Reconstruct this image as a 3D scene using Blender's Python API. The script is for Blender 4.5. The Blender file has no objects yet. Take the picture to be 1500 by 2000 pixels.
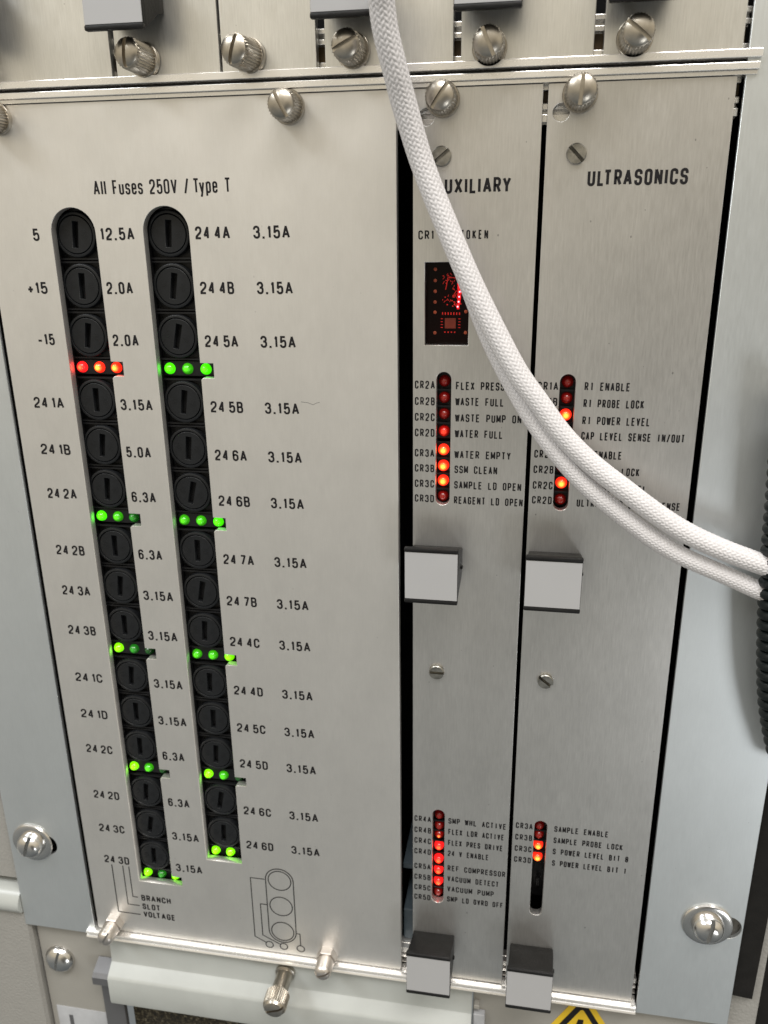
import bpy, bmesh, math, random
from mathutils import Matrix, Vector
random.seed(7)
S = bpy.context.scene
COL = S.collection
mm = 0.001

# ------------------------------------------------------------------ camera
cam_data = bpy.data.cameras.new('camera')
cam = bpy.data.objects.new('camera', cam_data)
COL.objects.link(cam)
RIGHT = Vector((0.98495086, 0.17246452, -0.01130439))
DOWN = Vector((0.04586349, -0.32386846, -0.94498982))
FWD = Vector((-0.16663835, 0.93025008, -0.32690435))
M3 = Matrix((RIGHT, -DOWN, -FWD)).transposed()
cam.matrix_world = Matrix.Translation((0.03303133, -0.20637243, 0.23249574)) @ M3.to_4x4()
cam_data.sensor_fit = 'VERTICAL'
cam_data.sensor_height = 24.0
cam_data.lens = 24.0 * 1612.89 / 2000.0
cam_data.clip_start = 0.005
cam_data.clip_end = 20.0
cam_data.dof.use_dof = True
cam_data.dof.focus_distance = 0.203
cam_data.dof.aperture_fstop = 20.0
S.camera = cam

# ------------------------------------------------------------------ light: the room round the rack
W = bpy.data.worlds.new('World')
S.world = W
W.use_nodes = True
wn, wl = W.node_tree.nodes, W.node_tree.links
wn.clear()
wo = wn.new('ShaderNodeOutputWorld'); bg = wn.new('ShaderNodeBackground')
tc = wn.new('ShaderNodeTexCoord'); sep = wn.new('ShaderNodeSeparateXYZ')
mr = wn.new('ShaderNodeMapRange'); cr = wn.new('ShaderNodeValToRGB')
mr.inputs['From Min'].default_value = -1; mr.inputs['From Max'].default_value = 1
wl.new(tc.outputs['Generated'], sep.inputs[0]); wl.new(sep.outputs['Z'], mr.inputs['Value'])
wl.new(mr.outputs[0], cr.inputs[0]); wl.new(cr.outputs[0], bg.inputs[0]); wl.new(bg.outputs[0], wo.inputs[0])
STOPS = [(0.0, (.11, .12, .125)), (.16, (.175, .187, .187)), (.30, (.285, .285, .268)), (.42, (.37, .352, .312)), (.52, (.52, .468, .365)), (.64, (.68, .605, .465)), (1.0, (.75, .74, .72))]
while len(cr.color_ramp.elements) < len(STOPS): cr.color_ramp.elements.new(.5)
for e, (p, c) in zip(cr.color_ramp.elements, STOPS):
    e.position = p; e.color = (*c, 1)
# dark patch put into the world light, standing in for the photographer's reflection
dot = wn.new('ShaderNodeVectorMath'); dot.operation = 'DOT_PRODUCT'
dot.inputs[1].default_value = (.375, -.908, -.185)
wl.new(tc.outputs['Generated'], dot.inputs[0])
dk = wn.new('ShaderNodeMapRange'); dk.interpolation_type = 'SMOOTHSTEP'
dk.inputs['From Min'].default_value = .89; dk.inputs['From Max'].default_value = .985
dk.inputs['To Min'].default_value = 1.0; dk.inputs['To Max'].default_value = .25
wl.new(dot.outputs['Value'], dk.inputs['Value']); wl.new(dk.outputs[0], bg.inputs[1])

def area(name, loc, target, sx, sy, power, color):
    l = bpy.data.lights.new(name, 'AREA'); l.shape = 'RECTANGLE'; l.size = sx; l.size_y = sy
    l.energy = power; l.color = color
    o = bpy.data.objects.new(name, l); COL.objects.link(o)
    o.location = loc
    o.rotation_euler = (Vector(target) - Vector(loc)).to_track_quat('-Z', 'Y').to_euler()
    return o
area('ceiling_light', (0.35, -0.75, 1.55), (0, 0, .15), 1.2, .35, 21.0, (1.0, .97, .94))
area('ceiling_light', (-1.1, -0.9, 1.45), (0, 0, .1), .9, .35, 12.0, (.93, .97, 1.0))
area('flange_fill_light', (0.62, -0.92, -0.42), (0.09, 0, .1), .30, .30, 1.5, (.95, .98, 1.0))  # added fill from low right to brighten the right flange; no known source

S.view_settings.view_transform = 'Standard'
S.view_settings.look = 'None'
S.view_settings.exposure = 0.2
S.view_settings.gamma = 1.0
S.view_settings.use_curve_mapping = False

# ------------------------------------------------------------------ materials
def node_mat(name):
    m = bpy.data.materials.new(name); m.use_nodes = True
    nt = m.node_tree; b = nt.nodes['Principled BSDF']
    return m, nt, b
def coords(nt, scale):
    t = nt.nodes.new('ShaderNodeTexCoord'); mp = nt.nodes.new('ShaderNodeMapping')
    mp.inputs['Scale'].default_value = scale
    nt.links.new(t.outputs['Object'], mp.inputs['Vector'])
    return mp.outputs[0]
def noise(nt, vec, scale=1.0, detail=4, rough=.55):
    n = nt.nodes.new('ShaderNodeTexNoise'); n.inputs['Scale'].default_value = scale
    n.inputs['Detail'].default_value = detail; n.inputs['Roughness'].default_value = rough
    nt.links.new(vec, n.inputs['Vector']); return n.outputs['Fac']
def ramp(nt, fac, stops):
    r = nt.nodes.new('ShaderNodeValToRGB'); nt.links.new(fac, r.inputs[0])
    while len(r.color_ramp.elements) < len(stops): r.color_ramp.elements.new(.5)
    for e, (p, c) in zip(r.color_ramp.elements, stops):
        e.position = p; e.color = (*(c if isinstance(c, tuple) else (c, c, c)), 1)
    return r.outputs[0]
def mixc(nt, a, b, fac, mode='MULTIPLY'):
    m = nt.nodes.new('ShaderNodeMix'); m.data_type = 'RGBA'; m.blend_type = mode
    for sock, v in ((m.inputs[0], fac), (m.inputs[6], a), (m.inputs[7], b)):
        if hasattr(v, 'links') or hasattr(v, 'is_linked'): nt.links.new(v, sock)
        elif isinstance(v, tuple): sock.default_value = (*v, 1)
        else: sock.default_value = v
    return m.outputs[2]
def bump(nt, b, h, strength, dist):
    n = nt.nodes.new('ShaderNodeBump'); n.inputs['Strength'].default_value = strength
    n.inputs['Distance'].default_value = dist
    nt.links.new(h, n.inputs['Height']); nt.links.new(n.outputs[0], b.inputs['Normal'])

def alu(name, base, rough, metallic=1.0, grain=.3, streak=.12, specks=.0, blotch=.06, along='z'):
    m, nt, b = node_mat(name)
    fine = coords(nt, (5200, 900, 130) if along == 'z' else (110, 900, 5200))
    wide = coords(nt, (2300, 300, 210) if along == 'z' else (210, 300, 2300))
    big = coords(nt, (75, 75, 40))
    nf = noise(nt, fine, 1, 3, .6); nw = noise(nt, wide, 1, 3, .7); nb = noise(nt, big, 1, 6, .7)
    c = mixc(nt, base, ramp(nt, nw, [(.25, 1 - streak), (.75, 1.0)]), 1.0)
    c = mixc(nt, c, ramp(nt, nf, [(.3, 1 - streak * .8), (.7, 1.0)]), 1.0)
    c = mixc(nt, c, ramp(nt, nb, [(.3, 1 - blotch), (.7, 1.0)]), 1.0)
    if specks:
        vo = nt.nodes.new('ShaderNodeTexVoronoi'); vo.inputs['Scale'].default_value = 1
        nt.links.new(coords(nt, (330, 330, 240)), vo.inputs['Vector'])
        sp = nt.nodes.new('ShaderNodeSeparateColor'); nt.links.new(vo.outputs['Color'], sp.inputs[0])
        sz = nt.nodes.new('ShaderNodeMapRange'); sz.inputs['From Min'].default_value = .55
        sz.inputs['To Min'].default_value = 0; sz.inputs['To Max'].default_value = .075
        nt.links.new(sp.outputs[0], sz.inputs['Value'])
        lt = nt.nodes.new('ShaderNodeMath'); lt.operation = 'LESS_THAN'
        nt.links.new(vo.outputs['Distance'], lt.inputs[0]); nt.links.new(sz.outputs[0], lt.inputs[1])
        c = mixc(nt, c, ramp(nt, lt.outputs[0], [(0, 1.0), (1, 1 - specks)]), 1.0)
    nt.links.new(c, b.inputs['Base Color'])
    b.inputs['Metallic'].default_value = metallic
    rr = nt.nodes.new('ShaderNodeMapRange')
    rr.inputs['To Min'].default_value = rough - .07; rr.inputs['To Max'].default_value = rough + .07
    nt.links.new(nw, rr.inputs['Value']); nt.links.new(rr.outputs[0], b.inputs['Roughness'])
    bump(nt, b, nf, grain, .00004)
    return m
def plain(name, base, rough, metallic=0.0, tex=0.0, texscale=1500, texdist=.00012, var=.12, spec=.5, coat=0.0):
    m, nt, b = node_mat(name)
    n = noise(nt, coords(nt, (texscale * .12,) * 3), 1, 5, .6)
    c = mixc(nt, base, ramp(nt, n, [(.3, 1 - var), (.7, 1.0)]), 1.0)
    nt.links.new(c, b.inputs['Base Color'])
    b.inputs['Roughness'].default_value = rough; b.inputs['Metallic'].default_value = metallic
    b.inputs['Specular IOR Level'].default_value = spec
    b.inputs['Coat Weight'].default_value = coat
    if tex:
        n2 = noise(nt, coords(nt, (texscale,) * 3), 1, 3, .5); bump(nt, b, n2, tex, texdist)
    return m
def led_mat(name, mid, rim, e_mid, e_rim, rad=.0013):
    """Tinted dome: die at the axis, diffusing epoxy round it; strengths in the dome's own space."""
    m, nt, b = node_mat(name)
    t = nt.nodes.new('ShaderNodeTexCoord'); s = nt.nodes.new('ShaderNodeSeparateXYZ')
    nt.links.new(t.outputs['Object'], s.inputs[0])
    cx = nt.nodes.new('ShaderNodeCombineXYZ')
    nt.links.new(s.outputs['X'], cx.inputs[0]); nt.links.new(s.outputs['Z'], cx.inputs[2])
    ln = nt.nodes.new('ShaderNodeVectorMath'); ln.operation = 'LENGTH'; nt.links.new(cx.outputs[0], ln.inputs[0])
    mrn = nt.nodes.new('ShaderNodeMapRange'); mrn.inputs['From Max'].default_value = rad
    mrn.interpolation_type = 'SMOOTHSTEP'
    nt.links.new(ln.outputs['Value'], mrn.inputs['Value'])
    c = mixc(nt, mid, rim, mrn.outputs[0], 'MIX')
    nt.links.new(c, b.inputs['Base Color']); nt.links.new(c, b.inputs['Emission Color'])
    m2 = nt.nodes.new('ShaderNodeMapRange'); m2.inputs['To Min'].default_value = e_mid; m2.inputs['To Max'].default_value = e_rim
    nt.links.new(mrn.outputs[0], m2.inputs['Value']); nt.links.new(m2.outputs[0], b.inputs['Emission Strength'])
    b.inputs['Roughness'].default_value = .18; b.inputs['Coat Weight'].default_value = .4
    return m

MAT = {}
MAT['fuse_alu'] = alu('satin_aluminium', (.82, .80, .765), .43, .88, .07, .03, .12, .09)
MAT['alu'] = alu('brushed_aluminium', (.74, .725, .695), .35, .90, .26, .11, .40, .13)
MAT['upper_alu'] = alu('brushed_aluminium_upper', (.84, .83, .79), .34, .90, .30, .11, .2, .12)
MAT['flange'] = alu('clear_coated_flange', (.745, .775, .78), .38, .84, .06, .04, .15, .07)
MAT['rail'] = alu('extruded_rail', (.93, .91, .88), .26, .72, .015, .02, 0, .02, 'x')
MAT['rail_dark'] = plain('rail_gap_shade', (.03, .03, .03), .6)
MAT['nickel'] = plain('nickel_plated_brass', (.56, .515, .445), .31, 1.0, .2, 2500, .00003, .35)
MAT['steel'] = plain('zinc_steel', (.47, .455, .41), .34, 1.0, .5, 3000, .00006, .6)
MAT['steel_bright'] = plain('bright_steel', (.72, .70, .67), .20, 1.0, .05, 2500, .00003, .12)
MAT['spacer'] = plain('tinned_spacer', (.62, .575, .53), .34, .9, .05, 2500, .00003, .15)
MAT['black'] = plain('black_moulding', (.009, .009, .010), .42, 0, .25, 2600, .00004, .3, .35)
MAT['cap'] = plain('black_fuse_cap', (.010, .011, .0125), .40, 0, .3, 2200, .00004, .3, .35)
MAT['dark'] = plain('dark_interior', (.006, .006, .006), .8, 0, 0, 800, 0, .2, .1)
MAT['handle'] = plain('black_handle_plastic', (.009, .0088, .0088), .50, 0, .6, 1400, .00014, .6, .28)
MAT['insert'] = plain('white_label_insert', (.38, .38, .385), .55, 0, 0, 600, 0, .03)
MAT['ink'] = plain('black_ink', (.012, .011, .012), .6, 0, 0, 1500, 0, .2, .2)
MAT['ink_thin'] = plain('grey_ink', (.022, .022, .023), .6, 0, 0, 1500, 0, .2, .2)
MAT['beige'] = plain('beige_painted_steel', (.31, .298, .27), .42, 0, .25, 1100, .00015, .05)
MAT['beige_rough'] = plain('textured_beige_plastic', (.30, .292, .272), .55, 0, .8, 1100, .00025, .05)
MAT['cover'] = plain('pale_cover_paint', (.41, .425, .405), .28, 0, .12, 700, .0001, .10)
MAT['galv'] = plain('grey_bracket_steel', (.15, .15, .155), .35, .4, .05, 800, .0001, .12)
MAT['tape'] = plain('black_foam_strip', (.012, .011, .010), .75, 0, .4, 1500, .0002, .4, .2)
MAT['cord'] = plain('white_braided_sleeve', (.68, .66, .665), .68, 0, .25, 5000, .00004, .10, .4)
MAT['wrap'] = plain('black_spiral_plastic', (.006, .0095, .010), .42, 0, .15, 2000, .00004, .3, .28)
MAT['yellow'] = plain('sign_yellow', (.72, .48, .02), .4, 0, 0, 500, 0, .05)
MAT['paper'] = plain('white_paper', (.50, .51, .53), .6, 0, 0, 700, 0, .25)
MAT['pcb'] = plain('brown_laminate', (.10, .06, .02), .5, 0, 0, 900, 0, .3)
MAT['slate'] = plain('blue_grey_reflection', (.12, .16, .19), .4, 0, 0, 700, 0, .3)
MAT['window'] = plain('red_display_lens', (.006, .0008, .0006), .2, 0, 0, 900, 0, .3, .12)
MAT['copper_dim'] = plain('copper_pad', (.5, .085, .03), .45, .1, .3, 4000, .00006, .5)
MAT['copper_red'] = plain('red_tinted_trace', (.95, .02, .014), .4, .2, .3, 4000, .00006, .5)  # red tint, brightened in colour to imitate the lit dots' light
MAT['die'] = plain('bare_chip', (.22, .03, .014), .35, .2, 0, 3000, 0, .3)
def foam_mat():
    m, nt, b = node_mat('filter_foam')
    n = noise(nt, coords(nt, (900, 900, 900)), 1, 4, .7)
    nt.links.new(ramp(nt, n, [(.38, (.008, .007, .005)), (.55, (.05, .04, .022)), (.72, (.26, .23, .16))]), b.inputs['Base Color'])
    b.inputs['Roughness'].default_value = .9
    bump(nt, b, n, 1.0, .0012)
    return m
MAT['foam'] = foam_mat()
def emit(name, col, st):
    m, nt, b = node_mat(name)
    b.inputs['Base Color'].default_value = (*[min(1, c * .5) for c in col], 1)
    b.inputs['Emission Color'].default_value = (*col, 1); b.inputs['Emission Strength'].default_value = st
    return m
MAT['dot'] = emit('lit_display_dot', (1.0, .16, .22), 7.0)
MAT['dot_glow'] = emit('lit_display_halo', (1.0, .003, .012), .6)
MAT['led_red'] = led_mat('lit_red_led', (1.0, .34, .035), (1.0, .022, .008), 3.2, 1.15)
MAT['led_red_deep'] = led_mat('deep_red_led', (1.0, .10, .02), (1.0, .012, .012), 2.6, 1.2, .0011)
MAT['led_red_half'] = led_mat('half_lit_red_led', (1.0, .05, .02), (.5, .006, .004), .9, .10)
MAT['led_red_spot'] = led_mat('spot_lit_red_led', (1.0, .2, .03), (.35, .005, .003), 3.0, .06, .0007)
MAT['led_red_off'] = led_mat('unlit_red_led', (.30, .016, .010), (.20, .006, .005), .18, .08)
MAT['led_green'] = led_mat('lit_green_led', (.10, 1.0, .004), (.06, .90, .002), 1.25, .85)
MAT['led_lime'] = led_mat('lime_green_led', (.30, 1.0, .004), (.20, .92, .002), 1.15, .85)
MAT['led_green_mid'] = led_mat('half_lit_green_led', (.10, .80, .008), (.035, .36, .004), .60, .36)
MAT['led_green_dim'] = led_mat('dim_green_led', (.03, .36, .02), (.012, .16, .01), .30, .15)
MAT['led_green_off'] = led_mat('unlit_green_led', (.012, .10, .014), (.008, .06, .01), .16, .08)

# ------------------------------------------------------------------ object helpers
WORLD_LOC = {}
def thing(name, label, cat, loc, group=None):
    o = bpy.data.objects.new(name, None); COL.objects.link(o)
    o.empty_display_size = .01; o.location = loc
    o['label'] = label; o['category'] = cat
    if group: o['group'] = group
    WORLD_LOC[o.name] = Vector(loc); return o
def link(name, mesh, parent=None, loc=(0, 0, 0), rot=None):
    o = bpy.data.objects.new(name, mesh); COL.objects.link(o)
    w = Vector(loc); WORLD_LOC[o.name] = w
    if parent: o.parent = parent; o.location = w - WORLD_LOC[parent.name]
    else: o.location = w
    if rot: o.rotation_euler = rot
    return o
def mesh_of(bm, name, mat, smooth=None):
    me = bpy.data.meshes.new(name)
    bmesh.ops.recalc_face_normals(bm, faces=bm.faces)
    if smooth is not None:
        for f in bm.faces: f.smooth = True
        for e in bm.edges:
            if len(e.link_faces) == 2 and e.calc_face_angle(0) > math.radians(smooth): e.smooth = False
    bm.to_mesh(me); bm.free()
    for k in (mat if isinstance(mat, (list, tuple)) else [mat]): me.materials.append(MAT[k])
    return me
def part(name, bm, mat, parent=None, loc=(0, 0, 0), rot=None, smooth=None):
    return link(name, mesh_of(bm, name, mat, smooth), parent, loc, rot)

def box(bm, x0, x1, y0, y1, z0, z1, bev=0.0, mi=0):
    """mm, axis aligned"""
    vs = [bm.verts.new((x * mm, y * mm, z * mm)) for x in (x0, x1) for y in (y0, y1) for z in (z0, z1)]
    fs = [bm.faces.new([vs[i] for i in q]) for q in ((0, 1, 3, 2), (4, 6, 7, 5), (0, 4, 5, 1), (2, 3, 7, 6), (0, 2, 6, 4), (1, 5, 7, 3))]
    for f in fs: f.material_index = mi
    if bev:
        es = list({e for f in fs for e in f.edges})
        bmesh.ops.bevel(bm, geom=es, offset=bev * mm, segments=2, affect='EDGES', profile=.5)
def loft(bm, rings, cap0=True, cap1=True, mi=0):
    R = [[bm.verts.new((p[0] * mm, p[1] * mm, p[2] * mm)) for p in r] for r in rings]
    n = len(R[0])
    for a, b in zip(R, R[1:]):
        for i in range(n):
            f = bm.faces.new((a[i], a[(i + 1) % n], b[(i + 1) % n], b[i])); f.material_index = mi
    if cap0: bm.faces.new(R[0]).material_index = mi
    if cap1: bm.faces.new(R[-1]).material_index = mi
def circ(cx, y, cz, r, n=40, knurl=0.0, ph=0.0):
    return [(cx + r * (1 - knurl * (i % 2)) * math.cos(2 * math.pi * i / n + ph), y, cz + r * (1 - knurl * (i % 2)) * math.sin(2 * math.pi * i / n + ph)) for i in range(n)]
def lathe(bm, prof, cx=0, cz=0, n=40, cap0=True, cap1=True, mi=0):
    """prof: (y, r[, knurl]) along the panel normal"""
    loft(bm, [circ(cx, p[0], cz, p[1], n, p[2] if len(p) > 2 else 0) for p in prof], cap0, cap1, mi)
def half_rings(bm, prof, slot, ang, n=18):
    """a round head split by a straight screwdriver slot"""
    ca, sa = math.cos(ang), math.sin(ang)
    for side in (1, -1):
        rings = []
        for y, r in prof:
            a0 = math.asin(min(.99, slot / 2 / r)); pts = []
            for i in range(n + 1):
                a = a0 + (math.pi - 2 * a0) * i / n
                x, z = r * math.cos(a), side * r * math.sin(a)
                pts.append((x * ca - z * sa, y, x * sa + z * ca))
            rings.append(pts)
        loft(bm, rings)
def plate(name, outline, holes, y_front, thick, mat, parent=None, bevel=.12):
    """sheet with cut-outs; outlines in mm in the panel plane (x, z)"""
    cu = bpy.data.curves.new('outline', 'CURVE'); cu.dimensions = '2D'; cu.fill_mode = 'BOTH'
    for pts in [outline] + holes:
        sp = cu.splines.new('POLY'); sp.points.add(len(pts) - 1); sp.use_cyclic_u = True
        for p, (x, z) in zip(sp.points, pts): p.co = (x * mm, z * mm, 0, 1)
    cu.extrude = (thick / 2 - bevel) * mm; cu.bevel_depth = bevel * mm; cu.bevel_resolution = 1; cu.offset = -bevel * mm
    ob = bpy.data.objects.new('outline', cu); COL.objects.link(ob)
    dg = bpy.context.evaluated_depsgraph_get(); dg.update()
    me = bpy.data.meshes.new_from_object(ob.evaluated_get(dg))
    bpy.data.objects.remove(ob); bpy.data.curves.remove(cu)
    for v in me.vertices:
        x, z, h = v.co
        v.co = (x, (y_front + thick / 2) * mm - h, z)
    bm = bmesh.new(); bm.from_mesh(me); bpy.data.meshes.remove(me)
    bmesh.ops.remove_doubles(bm, verts=bm.verts, dist=1e-7)
    return part(name, bm, mat, parent)
def arc(cx, cz, r, a0, a1, n=14):
    return [(cx + r * math.cos(math.radians(a0 + (a1 - a0) * i / n)), cz + r * math.sin(math.radians(a0 + (a1 - a0) * i / n))) for i in range(n + 1)]
def circle2(cx, cz, r, n=32): return arc(cx, cz, r, 0, 360 - 360 / n, n - 1)
def stadium(cx, z0, z1, w):
    r = w / 2
    return arc(cx, z1 - r, r, 0, 180) + arc(cx, z0 + r, r, 180, 360)
def rect2(x0, x1, z0, z1, r=0):
    if not r: return [(x0, z0), (x1, z0), (x1, z1), (x0, z1)]
    return arc(x0 + r, z0 + r, r, 180, 270, 5) + arc(x1 - r, z0 + r, r, 270, 360, 5) + arc(x1 - r, z1 - r, r, 0, 90, 5) + arc(x0 + r, z1 - r, r, 90, 180, 5)

# ------------------------------------------------------------------ printed lettering (drawn stroke by stroke)
G = {
 'A': [[(0, 0), (.5, 1), (1, 0)], [(.2, .3), (.8, .3)]],
 'B': [[(0, 0), (0, 1), (.94, 1, .42), (.94, .53, .42), (0, .53)], [(0, .53), (1, .53, .42), (1, 0, .42), (0, 0)]],
 'C': [[(1, .68), (1, 1, .5), (0, 1, .5), (0, 0, .5), (1, 0, .5), (1, .32)]],
 'D': [[(0, 0), (0, 1), (1, 1, .48), (1, 0, .48), (0, 0)]],
 'E': [[(1, 1), (0, 1), (0, 0), (1, 0)], [(0, .53), (.86, .53)]],
 'F': [[(1, 1), (0, 1), (0, 0)], [(0, .5), (.86, .5)]],
 'G': [[(1, .7), (1, 1, .5), (0, 1, .5), (0, 0, .5), (1, 0, .45), (1, .48), (.55, .48)]],
 'H': [[(0, 0), (0, 1)], [(1, 0), (1, 1)], [(0, .52), (1, .52)]],
 'I': [[(.5, 0), (.5, 1)]],
 'K': [[(0, 0), (0, 1)], [(.95, 1), (0, .36)], [(.32, .58), (1, 0)]],
 'L': [[(0, 1), (0, 0), (1, 0)]],
 'M': [[(0, 0), (0, 1), (.5, .18), (1, 1), (1, 0)]],
 'N': [[(0, 0), (0, 1), (1, 0), (1, 1)]],
 'O': [[(0, .5), (0, 1, .5), (1, 1, .5), (1, 0, .5), (0, 0, .5), (0, .5)]],
 'P': [[(0, 0), (0, 1), (1, 1, .48), (1, .45, .48), (0, .45)]],
 'R': [[(0, 0), (0, 1), (.96, 1, .48), (.96, .48, .48), (0, .48)], [(.5, .48), (1, 0)]],
 'S': [[(1, .72), (1, 1, .5), (0, 1, .5), (0, .53, .4), (1, .49, .4), (1, 0, .5), (0, 0, .5), (0, .28)]],
 'T': [[(0, 1), (1, 1)], [(.5, 1), (.5, 0)]],
 'U': [[(0, 1), (0, 0, .5), (1, 0, .5), (1, 1)]],
 'V': [[(0, 1), (.5, 0), (1, 1)]],
 'W': [[(0, 1), (.25, 0), (.5, .9), (.75, 0), (1, 1)]],
 'X': [[(0, 0), (1, 1)], [(0, 1), (1, 0)]],
 'Y': [[(0, 1), (.5, .45), (1, 1)], [(.5, .45), (.5, 0)]],
 '1': [[(0, .80), (.35, .83), (.85, 1), (.85, 0)]],
 '2': [[(0, .70), (0, 1, .5), (1, 1, .5), (1, .58, .3), (0, .14, .12), (0, 0), (1, 0)]],
 '3': [[(0, .74), (0, 1, .5), (.95, 1, .5), (.95, .53, .42), (.38, .53)], [(.38, .53), (1, .53, .42), (1, 0, .5), (0, 0, .5), (0, .26)]],
 '4': [[(.74, 0), (.74, 1), (0, .26), (1, .26)]],
 '5': [[(.95, 1), (.12, 1), (.06, .46), (.35, .63, .3), (1, .63, .5), (1, 0, .5), (0, 0, .5), (0, .24)]],
 '6': [[(1, .76), (1, 1, .5), (0, 1, .5), (0, 0, .5), (1, 0, .5), (1, .58, .5), (0, .58, .5), (0, .40)]],
 '7': [[(0, 1), (1, 1), (.32, 0)]],
 '0': [[(0, .5), (0, 1, .5), (1, 1, .5), (1, 0, .5), (0, 0, .5), (0, .5)]],
 'Z0': [[(0, .5), (0, 1, .5), (1, 1, .5), (1, 0, .5), (0, 0, .5), (0, .5)], [(.5, .3), (.5, .7)]],
 '/': [[(0, -.06), (1, 1.06)]],
 '+': [[(0, .36), (1, .36)], [(.5, .06), (.5, .66)]],
 '-': [[(0, .36), (1, .36)]],
 '.': [[(0, 0), (1, 0)]],
 'l': [[(.5, 0), (.5, 1)]],
 'u': [[(0, .74), (0, 0, .5), (1, 0, .5), (1, .74)], [(1, .5), (1, 0)]],
 's': [[(1, .55), (1, .74, .5), (0, .74, .5), (0, .40, .4), (1, .36, .4), (1, 0, .5), (0, 0, .5), (0, .2)]],
 'e': [[(0, .39), (1, .39), (1, .74, .5), (0, .74, .5), (0, 0, .5), (1, 0, .5), (1, .2)]],
 'y': [[(0, .74), (.5, .04)], [(1, .74), (.42, -.27), (.08, -.27)]],
 'p': [[(0, -.28), (0, .74)], [(0, .4), (0, .74, .5), (1, .74, .5), (1, 0, .5), (0, 0, .5), (0, .4)]],
}
GW = {'M': .60, 'W': .74, 'I': .14, 'l': .14, '1': .26, '.': .14, '+': .44, '-': .42, '/': .38, ' ': .09, 'L': .43, 'E': .43, 'F': .41, 'A': .52, 'V': .5, 'Y': .5, 'T': .50, 'X': .5, 'u': .40, 's': .40, 'e': .40, 'y': .42, 'p': .40}
KERN = {'LT': -.21, 'LI': -.06, 'RA': -.04, 'AR': -.02, 'RY': -.04, 'Ty': -.12, '5A': -.03, '0A': -.03, '3A': -.03, 'TO': -.03, 'VO': -.04, 'OT': -.03}
def rounded(pts):
    out = []
    for i, (x, z, r) in enumerate(pts):
        if r <= 0 or i in (0, len(pts) - 1): out.append((x, z)); continue
        p = Vector((x, z)); a = Vector(pts[i - 1][:2]) - p; b = Vector(pts[i + 1][:2]) - p
        la, lb = a.length, b.length
        ra, rb = min(r, la * .5 if pts[i - 1][2] else la), min(r, lb * .5 if pts[i + 1][2] else lb)
        if ra < 1e-6 or rb < 1e-6: out.append((x, z)); continue
        A = p + a / la * ra; B = p + b / lb * rb
        for k in range(7):
            t = k / 6; w1 = 2 * t * (1 - t) * .83
            q = (A * (1 - t) ** 2 + p * w1 + B * t * t) / ((1 - t) ** 2 + w1 + t * t)
            out.append((q.x, q.y))
    res = [out[0]]
    for q in out[1:]:
        if (Vector(q) - Vector(res[-1])).length > 1e-5: res.append(q)
    return res
INK_Y = [0]
def stroke(bm, pts, s, y):
    """flat ribbon of ink, mitred; sharp turns are two strokes"""
    for i in range(1, len(pts) - 1):
        d0 = (Vector(pts[i]) - Vector(pts[i - 1])).normalized(); d1 = (Vector(pts[i + 1]) - Vector(pts[i])).normalized()
        if d0.dot(d1) < -.08:
            e = s * .18
            p = Vector(pts[i])
            stroke(bm, list(pts[:i]) + [tuple(p + d0 * e)], s, y); stroke(bm, [tuple(p - d1 * e)] + list(pts[i + 1:]), s, y)
            return
    INK_Y[0] = (INK_Y[0] + 1) % 7
    y = y - .004 * INK_Y[0]
    n = len(pts)
    if n < 2: return
    L, Rr = [], []
    for i in range(n):
        p = Vector(pts[i])
        d0 = (p - Vector(pts[i - 1])).normalized() if i else None
        d1 = (Vector(pts[i + 1]) - p).normalized() if i < n - 1 else None
        if d0 is None: d = d1; k = 1
        elif d1 is None: d = d0; k = 1
        else:
            d = d0 + d1
            if d.length < 1e-4: d = d1; k = 1
            else: d.normalize(); k = min(1.35, 1 / max(.3, d.dot(d1)))
        nn = Vector((-d.y, d.x)) * (s / 2 * k)
        L.append(bm.verts.new(((p.x + nn.x) * mm, y * mm, (p.y + nn.y) * mm)))
        Rr.append(bm.verts.new(((p.x - nn.x) * mm, y * mm, (p.y - nn.y) * mm)))
    for i in range(n - 1): bm.faces.new((L[i], Rr[i], Rr[i + 1], L[i + 1]))
def glyph(bm, ch, x, z, w, h, s, y):
    for path in G[ch]:
        iw, ih = max(w - s, .02), h - s
        pts = [(x + s / 2 + q[0] * iw, z + s / 2 + q[1] * ih, (q[2] if len(q) > 2 else 0) * iw) for q in path]
        if ch == '.': pts = [(x, z + s / 2, 0), (x + s * 1.05, z + s / 2, 0)]
        stroke(bm, rounded(pts), s, y)
def text(bm, t, x0, x1, z, h, s, y=-.04, gap=.15, mono=False):
    """fit the words between x0 and x1; mono = engraver's fixed pitch"""
    chars = list(t)
    if mono:
        pitch = (x1 - x0) / (len(chars) - .25); w = pitch * .75
        for i, c in enumerate(chars):
            if c == ' ': continue
            if c == '#': c = 'Z0'
            wi = w * {'1': .6, 'I': 1, '/': .9, 'M': 1.16, 'W': 1.24, 'N': 1.02}.get(c, 1)
            glyph(bm, c, x0 + i * pitch + (w - wi) / 2, z, wi, h, s, y)
        return
    ws = [GW.get(c, .46) * h for c in chars]
    ws = [max(w, s) if c != ' ' else w for w, c in zip(ws, chars)]
    g = gap * h
    kern = [KERN.get(a + b, 0) * h for a, b in zip(chars, chars[1:])] + [0]
    sp_ = sum(w for w, c in zip(ws, chars) if c == ' '); nat = sum(ws) - sp_; k = (x1 - x0 - g * (len(chars) - 1) - sum(kern) - sp_) / nat
    x = x0
    for c, w, kn in zip(chars, ws, kern):
        if c != ' ': glyph(bm, c, x, z, max(w * k, s), h, s, y)
        x += w * (k if c != ' ' else 1) + g + kn

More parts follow.
